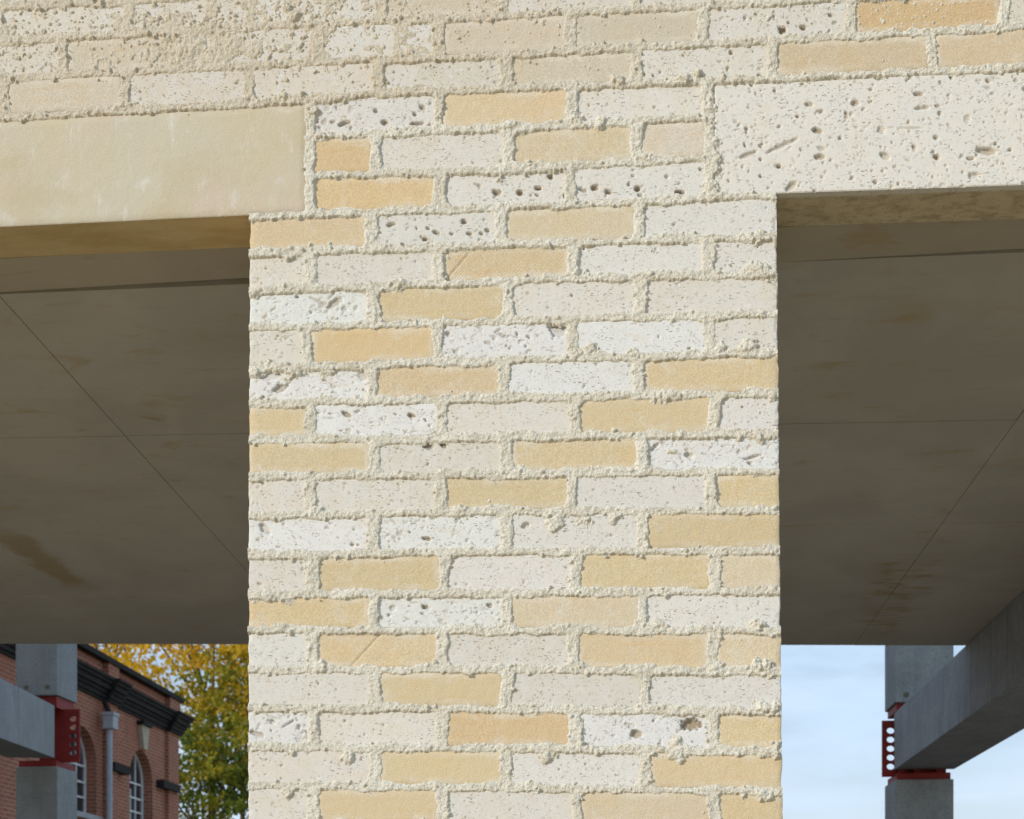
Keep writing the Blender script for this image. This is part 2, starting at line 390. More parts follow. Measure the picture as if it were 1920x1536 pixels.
# ------------------------------------------------------------------ the stone brick wall: layout
BEDS = {   # bed joints: centre line, measured in the photograph
    -7: [(-60, -60), (1980, -150)], -6: [(-60, 14), (36, 10), (219, 4), (600, -22), (1100, -50), (1980, -78)],
    -5: [(-60, 86), (0, 80), (219, 64), (583, 46), (706, 41), (925, 33), (1070, 22), (1253, 16), (1402, 7), (1530, 0), (1980, -20)],
    -4: [(-60, 154), (0, 149), (219, 137), (401, 126), (560, 118), (815, 109), (925, 105), (1252, 86), (1584, 69), (1730, 62), (1900, 51), (1980, 47)],
    -3: [(-60, 226), (36, 219), (255, 206), (547, 190), (700, 176), (960, 166), (1220, 157), (1450, 149), (1672, 137), (1902, 128), (1980, 124)],
    -2: [(581, 256), (820, 247), (1000, 240), (1220, 225), (1328, 221)],
    -1: [(581, 330), (820, 323), (1000, 316), (1070, 310), (1220, 303), (1330, 298)],
    0: [(467, 407), (560, 403), (820, 394), (1000, 387), (1260, 376), (1456, 366)],
    1: [(467, 477), (700, 468), (960, 459), (1220, 452), (1456, 444)], 2: [(467, 547), (700, 538), (960, 526), (1220, 520), (1456, 514)],
    3: [(467, 616), (700, 610), (960, 602), (1220, 595), (1456, 588)], 4: [(467, 691), (700, 684), (960, 675), (1220, 669), (1456, 662)],
    5: [(467, 757), (700, 752), (960, 747), (1220, 742), (1457, 738)], 6: [(467, 826), (700, 824), (960, 819), (1220, 817), (1457, 814)],
    7: [(467, 895), (700, 893), (960, 889), (1220, 887), (1457, 885)], 8: [(467, 967), (700, 964), (960, 959), (1220, 959), (1458, 958)],
    9: [(467, 1041), (700, 1039), (960, 1035), (1220, 1034), (1459, 1032)], 10: [(467, 1116), (700, 1114), (960, 1113), (1220, 1111), (1460, 1108)],
    11: [(466, 1182), (960, 1182), (1462, 1183)], 12: [(466, 1256), (960, 1256), (1463, 1259)],
    13: [(466, 1327), (960, 1330), (1464, 1334)], 14: [(466, 1402), (960, 1404), (1465, 1410)],
    15: [(466, 1474), (960, 1477), (1466, 1485)], 16: [(465, 1546), (960, 1549), (1467, 1557)], 17: [(465, 1618), (960, 1622), (1468, 1630)],
}
def bed(k, x):
    q = BEDS[k]; y = np.interp(x, [a for a, _ in q], [b for _, b in q])
    if k <= -3: y = y - .050 * np.minimum(np.asarray(x) + 60, 0) - .047 * np.maximum(np.asarray(x) - 1980, 0)   # the courses run on past the view
    return y
def pier_l(y): return 468 - .0028 * (y - 480)
def pier_r(y): return 1455 + .0103 * (y - 370)
# course (by its upper bed) -> bricks: (left joint, right joint, kind, tone)
BF = (.62, .505, .315); BD = (.635, .482, .28); BP = (.625, .525, .365); BC = (.62, .555, .445); BK = (.63, .505, .325)
CR_, CW, CP, WH = (.638, .59, .508), (.662, .628, .565), (.642, .582, .495), (.695, .68, .645)
TONES = dict(b=('b', BF), d=('b', BD), p=('b', BP), q=('b', BC), k=('b', BK), s=('s', BC), h=('h', BK),
             c=('c', CR_), m=('c', CW), r=('c', CP), w=('w', WH), W=('W', WH), o=('o', CW))
ROWS = {
    -7: [(-60, 117, 'c'), (117, 355, 'c'), (355, 594, 'c'), (594, 820, 'm'), (820, 1070, 'p'), (1070, 1317, 'c'), (1317, 1590, 'c'), (1590, 1880, 'b'), (1880, 1985, 'c')],
    -6: [(-60, 239, 'c'), (239, 470, 'c'), (470, 715, 'm'), (715, 946, 'q'), (946, 1194, 'c'), (1194, 1450, 'c'), (1450, 1740, 'p'), (1740, 1985, 'c')],
    -5: [(-60, 117, 'r'), (117, 355, 's'), (355, 596, 'c'), (596, 824, 'm'), (824, 1070, 'q'), (1070, 1317, 'q'), (1317, 1594, 'o'), (1594, 1883, 'd'), (1883, 1985, 'c')],
    -4: [(-60, 7, 'c'), (7, 235, 's'), (235, 468, 'r'), (468, 709, 'r'), (709, 948, 'c'), (948, 1194, 'q'), (1194, 1448, 'o'), (1448, 1747, 'p'), (1747, 1985, 'p')],
    -3: [(581, 824, 'o'), (824, 1072, 'k'), (1072, 1327, 'c')], -2: [(581, 704, 'd'), (704, 954, 'c'), (954, 1194, 'p'), (1194, 1329, 'q')],
    -1: [(581, 824, 'd'), (824, 1070, 'o'), (1070, 1330, 'o')],
    0: [(None, 698, 'k'), (698, 941, 'o'), (941, 1198, 'p'), (1198, None, 'm')],
    1: [(None, 583, 'r'), (583, 824, 'c'), (824, 1075, 'h'), (1075, 1327, 'm'), (1327, None, 'm')],
    2: [(None, 699, 'W'), (699, 951, 'b'), (951, 1201, 'c'), (1201, None, 'c')],
    3: [(None, 576, 'c'), (576, 821, 'd'), (821, 1073, 'W'), (1073, 1330, 'w'), (1330, None, 'c')],
    4: [(None, 699, 'W'), (699, 945, 'k'), (945, 1199, 'w'), (1199, None, 'b')],
    5: [(None, 582, 'b'), (582, 828, 'W'), (828, 1079, 'c'), (1079, 1341, 'b'), (1341, None, 'm')],
    6: [(None, 701, 'b'), (701, 950, 'c'), (950, 1205, 'b'), (1205, None, 'W')],
    7: [(None, 581, 'r'), (581, 827, 'c'), (827, 1073, 'b'), (1073, 1333, 'm'), (1333, None, 'b')],
    8: [(None, 701, 'w'), (701, 951, 'W'), (951, 1205, 'm'), (1205, None, 'b')],
    9: [(None, 586, 'c'), (586, 833, 'b'), (833, 1081, 'm'), (1081, 1340, 'b'), (1340, None, 'p')],
    10: [(None, 701, 'b'), (701, 950, 'W'), (950, 1205, 'p'), (1205, None, 'm')],
    11: [(None, 585, 'm'), (585, 828, 'k'), (828, 1076, 'c'), (1076, 1336, 'k'), (1336, None, 'p')],
    12: [(None, 701, 'c'), (701, 949, 'b'), (949, 1208, 'c'), (1208, None, 'm')],
    13: [(None, 589, 'W'), (589, 830, 'c'), (830, 1079, 'd'), (1079, 1339, 'W'), (1339, None, 'b')],
    14: [(None, 703, 'r'), (703, 949, 'b'), (949, 1209, 'm'), (1209, None, 'b')],
    15: [(None, 589, 'r'), (589, 830, 'b'), (830, 1082, 'c'), (1082, 1339, 'p'), (1339, None, 'b')],
    16: [(None, 703, 'c'), (703, 949, 'b'), (949, 1209, 'm'), (1209, None, 'b')],
}

for k in (-7, -6, -5, -4):                  # whole stones at the picture's edge and the next ones beyond it
    row = ROWS[k]; f, l = row[0], row[-1]
    row[0] = (f[1] - 246, f[1], f[2]); row[-1] = (l[0], l[0] + 262, l[2])
    for i, t in enumerate('cq'): a = row[0][0]; row.insert(0, (a - 246, a, t if k % 2 else 'pc'[i]))
    for i, t in enumerate('cb'): b_ = row[-1][1]; row.append((b_, b_ + 250, t if k % 2 else 'rc'[i]))
rng = np.random.default_rng(7)
def vnoise(u, v, scale, seed):             # smooth value noise, about -1..1
    r = np.random.default_rng(seed); T = r.uniform(-1, 1, (256, 256))
    x = u / scale + 1000; y = v / scale + 1000
    xi = np.floor(x).astype(int); yi = np.floor(y).astype(int); fx = x - xi; fy = y - yi
    fx = fx * fx * (3 - 2 * fx); fy = fy * fy * (3 - 2 * fy)
    a = T[yi % 256, xi % 256]; b_ = T[yi % 256, (xi + 1) % 256]; c_ = T[(yi + 1) % 256, xi % 256]; d_ = T[(yi + 1) % 256, (xi + 1) % 256]
    return (a * (1 - fx) + b_ * fx) * (1 - fy) + (c_ * (1 - fx) + d_ * fx) * fy
def sstep(x, a, b_):
    t = np.clip((x - a) / (b_ - a), 0, 1); return t * t * (3 - 2 * t)

wall = thing('stone_brick_wall', 'sunlit wall and central pier of buff and cream stone bricks in crumbly lime mortar', 'wall', (.05, .05, 0))
MM = .001

def grid_faces(nx, ny):
    i = np.arange(nx - 1)[None, :]; j = np.arange(ny - 1)[:, None]; a = j * nx + i
    return np.stack([a, a + 1, a + 1 + nx, a + nx], -1).reshape(-1, 4)
def arris(n, e):                            # even steps with one thin step at both ends
    t = np.linspace(0, 1, n); return np.concatenate([[0], [e], t[1:-1] if t[1] > 1.3 * e else t[2:-2], [1 - e], [1]])
def front_block(name, U, V, D, edge, cav, mat, color, depth, parent, yoff=0.0, chips=None):
    """a stone: relief on its face (D metres out of the wall), arrises eased, real thickness behind"""
    ny, nx = U.shape
    P = on_wall(U, V, 0.0)
    ring = np.zeros_like(U, bool); ring[0] = ring[-1] = True; ring[:, 0] = ring[:, -1] = True
    P[..., 1] += yoff - np.where(ring, np.maximum(D, -.0012), D)
    P[ring, 1] += .0012
    front = P.reshape(-1, 3)
    idx = np.arange(nx * ny).reshape(ny, nx)
    loop = np.concatenate([idx[0, :-1], idx[:-1, -1], idx[-1, :0:-1], idx[:0:-1, 0]])
    back = front[loop].copy(); back[:, 1] = yoff + depth
    n = len(front); L = len(loop)
    f = [tuple(q) for q in grid_faces(nx, ny)[:, ::-1].tolist()]
    f = [tuple(q[::-1]) for q in f]
    f += [(int(loop[k]), n + k, n + (k + 1) % L, int(loop[(k + 1) % L])) for k in range(L)]
    f += [tuple(range(n, n + L))[::-1]]
    o = mesh_obj(name, np.vstack([front, back]), f, mat, parent, origin=(front[:, 0].mean(), 0, front[:, 2].mean()))
    me = o.data
    bm = bmesh.new(); bm.from_mesh(me); bmesh.ops.recalc_face_normals(bm, faces=bm.faces); bm.to_mesh(me); bm.free()
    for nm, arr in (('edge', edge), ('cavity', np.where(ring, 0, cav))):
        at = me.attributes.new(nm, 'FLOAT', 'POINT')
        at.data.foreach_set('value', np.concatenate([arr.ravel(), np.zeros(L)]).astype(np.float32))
    sm = np.zeros(len(me.polygons), bool); inn = np.zeros((ny - 1, nx - 1), bool); inn[1:-1, 1:-1] = True; sm[:(nx - 1) * (ny - 1)] = inn.ravel()
    me.polygons.foreach_set('use_smooth', sm)
    o.color = tuple(color) + (1,)
    return o
def pits(U, V, spec, seed):
    """hollows in the stone: returns depth (mm) and darkening, brown stain and inner shade in one"""
    r = np.random.default_rng(seed); D = np.zeros_like(U); C = np.zeros_like(U)
    u0, u1, v0, v1 = U.min(), U.max(), V.min(), V.max()
    wob = vnoise(U, V, 5, seed + 3)
    for (n, smin, smax, asp, dep, stain) in spec:
        for _ in range(n):
            cu, cvv = r.uniform(u0 + 4, u1 - 4), r.uniform(v0 + 4, v1 - 4)
            a = math.exp(r.uniform(math.log(smin), math.log(smax))); b_ = max(1.3, a / r.uniform(1, asp)); t = r.normal(-.15, .55)
            x, y = U - cu, V - cvv
            m_ = (np.abs(x) < a * 2 + 4) & (np.abs(y) < a * 2 + 4)
            if not m_.any(): continue
            x, y = x[m_], y[m_]
            xr = x * math.cos(t) + y * math.sin(t); yr = -x * math.sin(t) + y * math.cos(t)
            if asp > 3.5: yr = yr - r.uniform(-.35, .35) * xr * xr / a      # curved shell slits
            q = np.sqrt((xr / a) ** 2 + (yr / b_) ** 2) + .28 * wob[m_]
            k = sstep(q, 1.18, .82)
            D[m_] = np.maximum(D[m_], k * dep * r.uniform(.5, 1.2) * min(1.0, b_ / 4 + .35))
            C[m_] = np.maximum(C[m_], k * stain * r.uniform(.2, 1.0))
    return D, C
PITS = dict(c=[(6, 1.6, 3.0, 2.5, 3.4, .8), (11, 1.6, 3.6, 4, 2.6, .6)], w=[(6, 1.7, 3.6, 2.5, 3.8, .8), (12, 1.8, 5, 5, 2.6, .6)],
            W=[(4, 2.6, 5.5, 2.4, 6, .6), (26, 2.0, 7.5, 6, 3.0, .45), (14, 1.4, 2.8, 2, 3, .6), (13, 3, 9, 10, 2.4, .6)],
            o=[(7, 2.4, 4.6, 1.7, 6, .75), (14, 1.6, 3.2, 2, 3.5, .5), (14, 2, 6, 8, 2.4, .5)])
# notable hollows seen in single bricks: u, v, half length, half height, tilt, depth mm, darkening
BIG = [(1047, 618, 17, 12, .15, 7, .3), (498, 992, 14, 7, .75, 6, .3), (1295, 1358, 20, 11, .05, 11, 1.), (1192, 1377, 10, 7, .1, 8, .8),
       (628, 568, 14, 7, -.5, 5, .6), (600, 565, 18, 2.5, .4, 3, .5), (525, 728, 16, 8, -.3, 6, .6), (508, 706, 20, 8, -.1, 4, .2), (803, 835, 11, 7, .2, 7, .7), (830, 833, 8, 4, .6, 6, .7),
       (650, 777, 9, 4, .4, 6, .9), (771, 779, 7, 4, .1, 6, 1.), (800, 1010, 8, 4, .2, 6, 1.), (797, 1138, 6, 5, 0, 6, 1.), (918, 1135, 6, 5, 0, 5, .8),
       (987, 985, 9, 5, -.2, 6, .2), (1293, 854, 8, 6, 0, 7, .3), (1410, 857, 16, 2.6, -.25, 5, .5), (1228, 838, 12, 2.6, -.75, 5, .2),
       (511, 1354, 7, 5, 0, 6, .2), (482, 1376, 15, 4, .3, 7, .5), (540, 1358, 13, 2, -.6, 4, .4), (1254, 742, 0.1, 0.1, 0, 0, 0),
       (1467, 55, 9, 7, 0, 10, .9), (1506, 51, 7, 5, 0, 8, .8), (1558, 28, 5, 4, 0, 6, .7), (930, 360, 6, 5, .3, 8, .9), (974, 360, 6, 5, 0, 8, 1.), (1009, 352, 6, 4, 0, 9, 1.), (1032, 330, 5, 5, .2, 8, .8),
       (1115, 352, 6, 5, 0, 7, 1.), (1140, 360, 6, 5, .2, 8, .8), (1195, 354, 7, 5, 0, 9, 1.), (1275, 360, 8, 5, 0, 9, 1.), (645, 231, 12, 4, -.3, 6, .7), (721, 229, 6, 5, 0, 7, .8), (780, 232, 12, 4, -.2, 6, .7), (791, 201, 6, 5, 0, 6, .6),
       (870, 416, 7, 5, 0, 7, .8), (818, 436, 7, 4, .3, 7, .6), (880, 438, 6, 3, 0, 6, .7), (797, 448, 5, 4, 0, 6, 1.), (733, 421, 8, 4, -.4, 6, .6),
       (857, 521, 21, .9, -.86, 2.2, .2)]
SCRATCH = [((838, 522), (877, 477)), ((659, 1248), (713, 1189))]
JB = 5.0                                    # the stone runs this far under the mortar's edge, to the joint's core
for k, row in ROWS.items():
    for (a, b_, t) in row:
        kind, tone = TONES[t]
        ymid = float(bed(k, 960) + bed(k + 1, 960)) / 2
        u0 = pier_l(ymid) if a is None else a + JB + 1
        u1 = pier_r(ymid) if b_ is None else b_ - JB - 1
        visible = (bed(k + 1, (u0 + u1) / 2) > -4) and k < 16 and u1 > -60 and u0 < 1990
        fine = kind in 'cwWo' and visible
        st = 1.8 if fine else (1.9 if (kind == 'h' or (k == 11 and t == 'k')) else 9.0)
        if not visible: st = 40.0
        nx = max(4, int((u1 - u0) / st) + 1); ny = max(4, int(62 / st) + 1)
        A, B = np.meshgrid(arris(nx, 1.6 / (u1 - u0)), arris(ny, 1.6 / 62))
        U = u0 + (u1 - u0) * A
        top, bot = bed(k, U) + JB, bed(k + 1, U) - JB
        V = top + (bot - top) * B
        if a is None: U = U + (1.6 * vnoise(V, V * 0 + k, 16, 5)) * np.clip(1 - A * 12, 0, 1)
        if b_ is None: U = U + (1.6 * vnoise(V, V * 0 + k, 16, 6)) * np.clip(1 - (1 - A) * 12, 0, 1)
        eu = np.minimum(U - u0 if a is not None else 99, u1 - U if b_ is not None else 99)
        ev = np.minimum(V - top, bot - V)
        edge = np.clip((np.minimum(eu, ev) - 5) / 12, 0, 1)
        D = np.zeros_like(U); C = np.zeros_like(U)
        seed = int(abs(k) * 977 + (u0 + 100) * 3)
        if visible:
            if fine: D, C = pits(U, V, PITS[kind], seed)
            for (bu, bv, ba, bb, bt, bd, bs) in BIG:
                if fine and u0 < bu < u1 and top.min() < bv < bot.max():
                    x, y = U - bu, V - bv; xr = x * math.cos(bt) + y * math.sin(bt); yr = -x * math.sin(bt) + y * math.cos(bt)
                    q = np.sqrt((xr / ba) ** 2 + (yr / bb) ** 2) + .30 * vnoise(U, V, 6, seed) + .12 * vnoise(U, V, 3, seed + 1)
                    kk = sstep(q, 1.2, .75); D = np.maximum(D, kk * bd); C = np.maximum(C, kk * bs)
            for (p0, p1) in SCRATCH:
                if kind in 'bh' and u0 < p0[0] < u1 and top.min() < p0[1] < bot.max() + 8:
                    dx, dy = p1[0] - p0[0], p1[1] - p0[1]; L = math.hypot(dx, dy)
                    s_ = ((U - p0[0]) * dx + (V - p0[1]) * dy) / L; q = np.abs((U - p0[0]) * dy - (V - p0[1]) * dx) / L
                    D = np.maximum(D, 2.2 * np.clip(1.6 - q / 1.3, 0, 1) * (s_ > -4) * (s_ < L + 4))
            D = -D + .25 * vnoise(U, V, 30, seed + 9) + (.12 * vnoise(U, V, 7, seed + 8) if fine else 0)
            # arris chips at the pier's corners
            if a is None or b_ is None:
                e = (U - u0) if a is None else (u1 - U)
                D = D - 3.5 * np.clip(1 - e / 7, 0, 1) * np.clip(vnoise(V, V * 0 + k * 7, 9, 11) + .1, 0, 1)
        mat = dict(b=M_BUFF, s=M_SAWN, h=M_HATCH).get(kind, M_SHELL)
        r = np.random.default_rng(seed + 1)
        dim_dust = np.array((.955, .935, .90)) if k <= -4 else 1.0  # upper courses dulled in colour: weaker light painted in, plus mortar dust
        tn = np.clip(np.array(tone) * dim_dust * (1 + r.normal(0, .025)) * (1 + r.normal(0, .005, 3)), 0, .76)
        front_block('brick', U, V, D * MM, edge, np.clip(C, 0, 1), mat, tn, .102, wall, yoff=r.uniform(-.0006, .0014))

# the two lintels
def lintel(u0, u1, top_f, bot_f, step, mat, spec, seed, color, depth, label, bigs=()):
    nx = int((u1 - u0) / step); ny = int(210 / step)
    A, B = np.meshgrid(arris(nx, 1.6 / (u1 - u0)), arris(ny, 1.6 / 205))
    U = u0 + (u1 - u0) * A; V = top_f(U) + (bot_f(U) - top_f(U)) * B
    D = np.zeros_like(U); C = np.zeros_like(U)
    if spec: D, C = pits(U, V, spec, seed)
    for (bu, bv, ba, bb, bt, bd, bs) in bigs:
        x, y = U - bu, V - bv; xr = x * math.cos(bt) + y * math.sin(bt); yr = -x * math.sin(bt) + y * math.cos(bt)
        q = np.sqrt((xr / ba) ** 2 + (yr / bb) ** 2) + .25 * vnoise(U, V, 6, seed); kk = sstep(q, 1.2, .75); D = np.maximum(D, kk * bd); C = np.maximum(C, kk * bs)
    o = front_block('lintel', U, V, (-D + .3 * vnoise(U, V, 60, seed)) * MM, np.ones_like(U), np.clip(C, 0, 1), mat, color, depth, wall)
    o['label'] = label
    return o
LB_L = lambda u: np.interp(u, [-700, 0, 466, 575], [457.7, 425, 403, 398])
LB_R = lambda u: np.interp(u, [1335, 1455, 1920, 2500], [367, 362.5, 346.3, 326])
lintel(-650, 574, lambda u: bed(-3, u) + 8, LB_L, 14, M_LINTEL, None, 3, (.6, .55, .42), .112,
       'long smooth pale cream stone lintel')
bigR = [(1850, 283, 20, 7, .1, 8, .6), (1533, 245, 11, 5, .2, 7, .8), (1603, 193, 8, 5, 0, 6, .7), (1467, 273, 34, 3.6, -.42, 4, .3), (1402, 290, 20, 4, -.35, 4, .5), (1756, 294, 6, 5, 0, 8, .9),
        (1660, 292, 10, 6, .4, 6, .4), (1828, 329, 11, 6, -.1, 5, .2), (1730, 202, 13, 3.5, -.1, 5, .4), (1722, 176, 9, 3.5, 0, 6, .7), (1700, 240, 30, 1.6, .02, 2.5, .2), (1461, 312, 5, 4, 0, 7, 1.), (1483, 350, 12, 6, -.6, 5, .5),
        (1537, 294, 9, 5, 0, 6, .7), (1755, 258, 6, 4, 0, 6, .6), (1516, 196, 7, 4, 0, 6, .6), (1653, 244, 9, 6, .1, 4, .2), (1820, 297, 8, 3, -.1, 6, .5)]
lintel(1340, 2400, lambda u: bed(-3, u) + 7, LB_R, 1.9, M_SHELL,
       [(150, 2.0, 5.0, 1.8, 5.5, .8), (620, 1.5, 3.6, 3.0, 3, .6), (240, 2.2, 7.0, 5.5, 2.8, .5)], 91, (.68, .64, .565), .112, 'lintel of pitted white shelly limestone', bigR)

# core of the masonry behind the stones (also what carries the courses below and above)
zt = float(on_wall(960, -75)[2]); zp = float(on_wall(960, 405)[2])
xl, xr = float(on_wall(472, 1000)[0]), float(on_wall(1452, 1000)[0])
m = MB(); m.box((xl, .015, .1), (xr, .24, zp)); m.build('pier_core', M_MORTAR, wall)
m = MB(); m.box((-9.5, .016, float(on_wall(0, 205)[2])), (float(on_wall(1980, 300)[0]) + 1.5, .24, 7.2)); m.build('wall_core', M_MORTAR, wall)  # core, carried on unseen upwards and to the left to shade the columns
m = MB(); m.box((float(on_wall(585, 300)[0]), .015, zp - .02), (float(on_wall(1325, 300)[0]), .24, float(on_wall(0, 205)[2]) + .02)); m.build('wall_core', M_MORTAR, wall)

# mortar: one crumbly relief of the joints, the smears and the splashes
ST = 1.6
uu = np.arange(-520, 2420, ST); vv = np.arange(-120, 1640, ST)
U, V = np.meshgrid(uu, vv)
n14, n5, n26 = vnoise(U, V, 14, 21), vnoise(U, V, 5.5, 22), vnoise(U, V, 30, 23)
sgn = np.full(U.shape, -99.0)
def smax(a, b_, k=7.0):
    h = np.clip(.5 + .5 * (a - b_) / k, 0, 1); return b_ + (a - b_) * h + k * h * (1 - h)
PL, PR = pier_l(V), pier_r(V)
for k in BEDS:
    if k < -7 or k > 17: continue
    y = bed(k, U); q = BEDS[k]
    hw = 9.3 + 1.8 * vnoise(U, U * 0 + k * 50, 70, 31)
    s = hw - np.abs(V - y - 1.8 * vnoise(U, U * 0 + k * 40, 40, 33))
    up_ = np.clip((y - V) / 6, -.6, 1)
    s = s + np.clip(up_, 0, 1) * (2.6 * vnoise(U, V, 22, 35) + 2.2 * np.clip(vnoise(U, U * 0 + k * 30, 34, 36), 0, 1) + 1.4 * n14)
    if k in (-2, -1): s = np.where((U < 581) | (U > 1329), -99, s)
    if k >= 0: s = np.minimum(s, 7 + np.minimum(U - PL, PR - U) * 1.0)
    if k >= 0: s = np.where((U < PL - 1) | (U > PR + 1), -99, s)
    sgn = np.where(s > -60, smax(sgn, s), sgn)
joints = []
for k, row in ROWS.items():
    if k > 16: continue
    for (a, b_, t) in row:
        if a is not None: joints.append((a, k, k + 1))
        if b_ is not None and b_ > 1300 and k in (-3, -2, -1): joints.append((b_, k, k + 1))
for (x, k0, k1) in joints:
    c0 = int((x - 60 - uu[0]) / ST); c1 = int((x + 60 - uu[0]) / ST); c0 = max(c0, 0); c1 = min(c1, len(uu))
    if c1 <= c0: continue
    y0, y1 = float(bed(k0, x)), float(bed(k1, x))
    r0 = max(0, int((y0 - 24 - vv[0]) / ST)); r1 = min(len(vv), int((y1 + 24 - vv[0]) / ST))
    if r1 <= r0: continue
    u_, v_ = U[r0:r1, c0:c1], V[r0:r1, c0:c1]
    hw = 12.4 + rng.uniform(-1.6, 1.8) + 2.0 * vnoise(v_, v_ * 0 + x, 28, 41)
    lean = rng.uniform(-.06, .06)
    s = hw - np.abs(u_ - x - lean * (v_ - (y0 + y1) / 2) - 2.0 * vnoise(v_, v_ * 0 + x, 35, 43))
    over = np.maximum(y0 - v_, v_ - y1); s = s - np.maximum(over, 0) * 2.0
    sgn[r0:r1, c0:c1] = smax(sgn[r0:r1, c0:c1], s, 9.0)
raw = sgn.copy()
n3 = vnoise(U, V, 3.0, 27)
sgn = sgn + 1.7 * n14 + 1.7 * n5 + 1.0 * n26 + 1.2 * n3
soft = sstep(V, 215 - .05 * U, 120 - .05 * U) * sstep(U, 1350, 700)          # the top left, where mortar is smeared flat
H = -2.5 + (2.5 + (3.0 + 1.6 * vnoise(U, V, 48, 24) + .8 * vnoise(U, V, 20, 28)) * (1 - .45 * soft)) * sstep(sgn, -1.0, 4.5)
# slumps and lumps seen in the photograph: u, v, radius u, radius v, height mm
LUMPS = [(1350, 646, 11, 9, 9), (1403, 646, 18, 11, 11), (1423, 502, 22, 11, 10), (1440, 512, 16, 10, 9), (1221, 511, 16, 9, 9), (1084, 508, 16, 10, 9), (1098, 516, 10, 7, 7), (1415, 439, 26, 9, 9), (1251, 737, 27, 10, 8),
         (1420, 812, 18, 9, 9), (1447, 735, 10, 9, 8), (1423, 1168, 15, 10, 12), (1040, 970, 22, 14, 7), (1034, 984, 10, 8, 6), (1098, 972, 16, 12, 7), (1151, 966, 14, 8, 6), (972, 880, 18, 10, 8), (600, 1245, 14, 9, 8),
         (1437, 1322, 22, 12, 12), (1430, 1246, 18, 11, 11), (1455, 1395, 12, 13, 11), (1436, 1408, 22, 8, 8), (1269, 1392, 10, 14, 7), (1274, 1412, 22, 9, 8), (1022, 1414, 16, 8, 8), (651, 1412, 12, 9, 9), (548, 1406, 14, 7, 8), (540, 1484, 9, 10, 7),
         (1158, 148, 16, 8, 10), (965, 233, 24, 10, 10), (1081, 219, 14, 9, 9), (1125, 222, 9, 9, 10), (1216, 292, 22, 8, 8), (644, 214, 7, 5, 6), (935, 334, 7, 6, 6), (1285, 142, 24, 9, 13), (1305, 136, 10, 8, 14),
         (532, 178, 11, 8, 9), (566, 175, 11, 8, 9), (540, 12, 12, 14, 10), (550, 24, 14, 9, 9), (592, 958, 18, 9, 8), (862, 955, 14, 9, 8), (660, 1031, 9, 5, 8), (771, 1029, 6, 5, 7), (1060, 885, 0.1, .1, 0), (748, 528, 16, 9, 9),
         (588, 205, 16, 9, 9), (600, 250, 14, 7, 8), (1334, 200, 14, 10, 7), (1340, 290, 12, 30, 7), (1333, 345, 14, 16, 7), (1448, 1100, 12, 7, 7), (1436, 1484, 26, 9, 9), (1460, 1481, 8, 8, 8), (615, 694, 16, 7, 6), (548, 695, 14, 8, 7), (478, 545, 14, 7, 8),
         (478, 695, 12, 8, 7), (540, 478, 12, 6, 7), (630, 895, 0.1, .1, 0), (505, 886, 22, 8, 7), (690, 888, 7, 6, 8), (1263, 842, 13, 4, 4), (500, 1115, 20, 8, 7), (537, 1121, 14, 7, 7), (640, 1113, 16, 6, 6), (1340, 1246, 14, 10, 8), (1230, 1168, 18, 10, 6),
         (1010, 1247, 0.1, .1, 0), (1260, 1178, 14, 7, 6), (1090, 1245, 14, 9, 7), (1388, 757, 4.5, 5, 6), (1423, 769, 4, 3, 3), (1106, 650, 18, 9, 7), (1080, 655, 16, 10, 7), (1188, 665, 14, 8, 8)]
for (lu, lv, ra, rb, hh) in LUMPS:
    m_ = (np.abs(U - lu) < ra * 2.0) & (np.abs(V - lv) < rb * 2.6)
    if not m_.any() or hh == 0: continue
    dv = np.where(V[m_] > lv + 4, (V[m_] - lv - 4) / (rb * 1.6), (V[m_] - lv - 4) / (rb * 1.15))
    q = np.sqrt(((U[m_] - lu) / (ra * 1.1)) ** 2 + dv ** 2) + .34 * n5[m_] + .42 * n14[m_] + .18 * n3[m_]
    H[m_] = np.maximum(H[m_], -2.5 + (hh * .78 + 2.5) * sstep(q, 1.3, .2))
# random crumbs along every joint, splashes over the upper left stones
def dab(cu, cv_, rad, hh):
    c0 = max(0, int((cu - rad * 1.8 - uu[0]) / ST)); c1 = min(len(uu), int((cu + rad * 1.8 - uu[0]) / ST) + 2)
    r0 = max(0, int((cv_ - rad * 1.8 - vv[0]) / ST)); r1 = min(len(vv), int((cv_ + rad * 1.8 - vv[0]) / ST) + 2)
    if c1 <= c0 or r1 <= r0: return
    q = np.hypot(U[r0:r1, c0:c1] - cu, V[r0:r1, c0:c1] - cv_) / rad + .55 * n5[r0:r1, c0:c1] + .45 * n3[r0:r1, c0:c1]
    H[r0:r1, c0:c1] = np.maximum(H[r0:r1, c0:c1], -2.0 + (hh + 2.0) * sstep(q, 1.3, .2))
near = np.argwhere((raw > 1.5) & (raw < 9))
for (rr, cc) in near[rng.integers(0, len(near), 1500)]:
    rad = rng.uniform(2.2, 5.2); dab(uu[cc] + rng.normal(0, 1.5), vv[rr] + rng.normal(0, 1.5), rad, 4.0 + rad * rng.uniform(.1, .55))
near = np.argwhere((raw > -9) & (raw < -1))
for (rr, cc) in near[rng.integers(0, len(near), 200)]:
    dab(uu[cc], vv[rr], rng.uniform(1.8, 3.2), rng.uniform(.4, 1.5))
def splash(n, cu, cv_, su, sv, r0, r1, hs):
    for _ in range(n):
        u_, v_ = rng.normal(cu, su), rng.normal(cv_, sv)
        if v_ > np.interp(u_, [0, 560, 700, 1350], [208, 182, 190, 140]): continue
        rad = r0 * (r1 / r0) ** (rng.random() ** 2.6); dab(u_, v_, rad, hs * (.6 + .5 * rad) * rng.uniform(.45, 1.0))
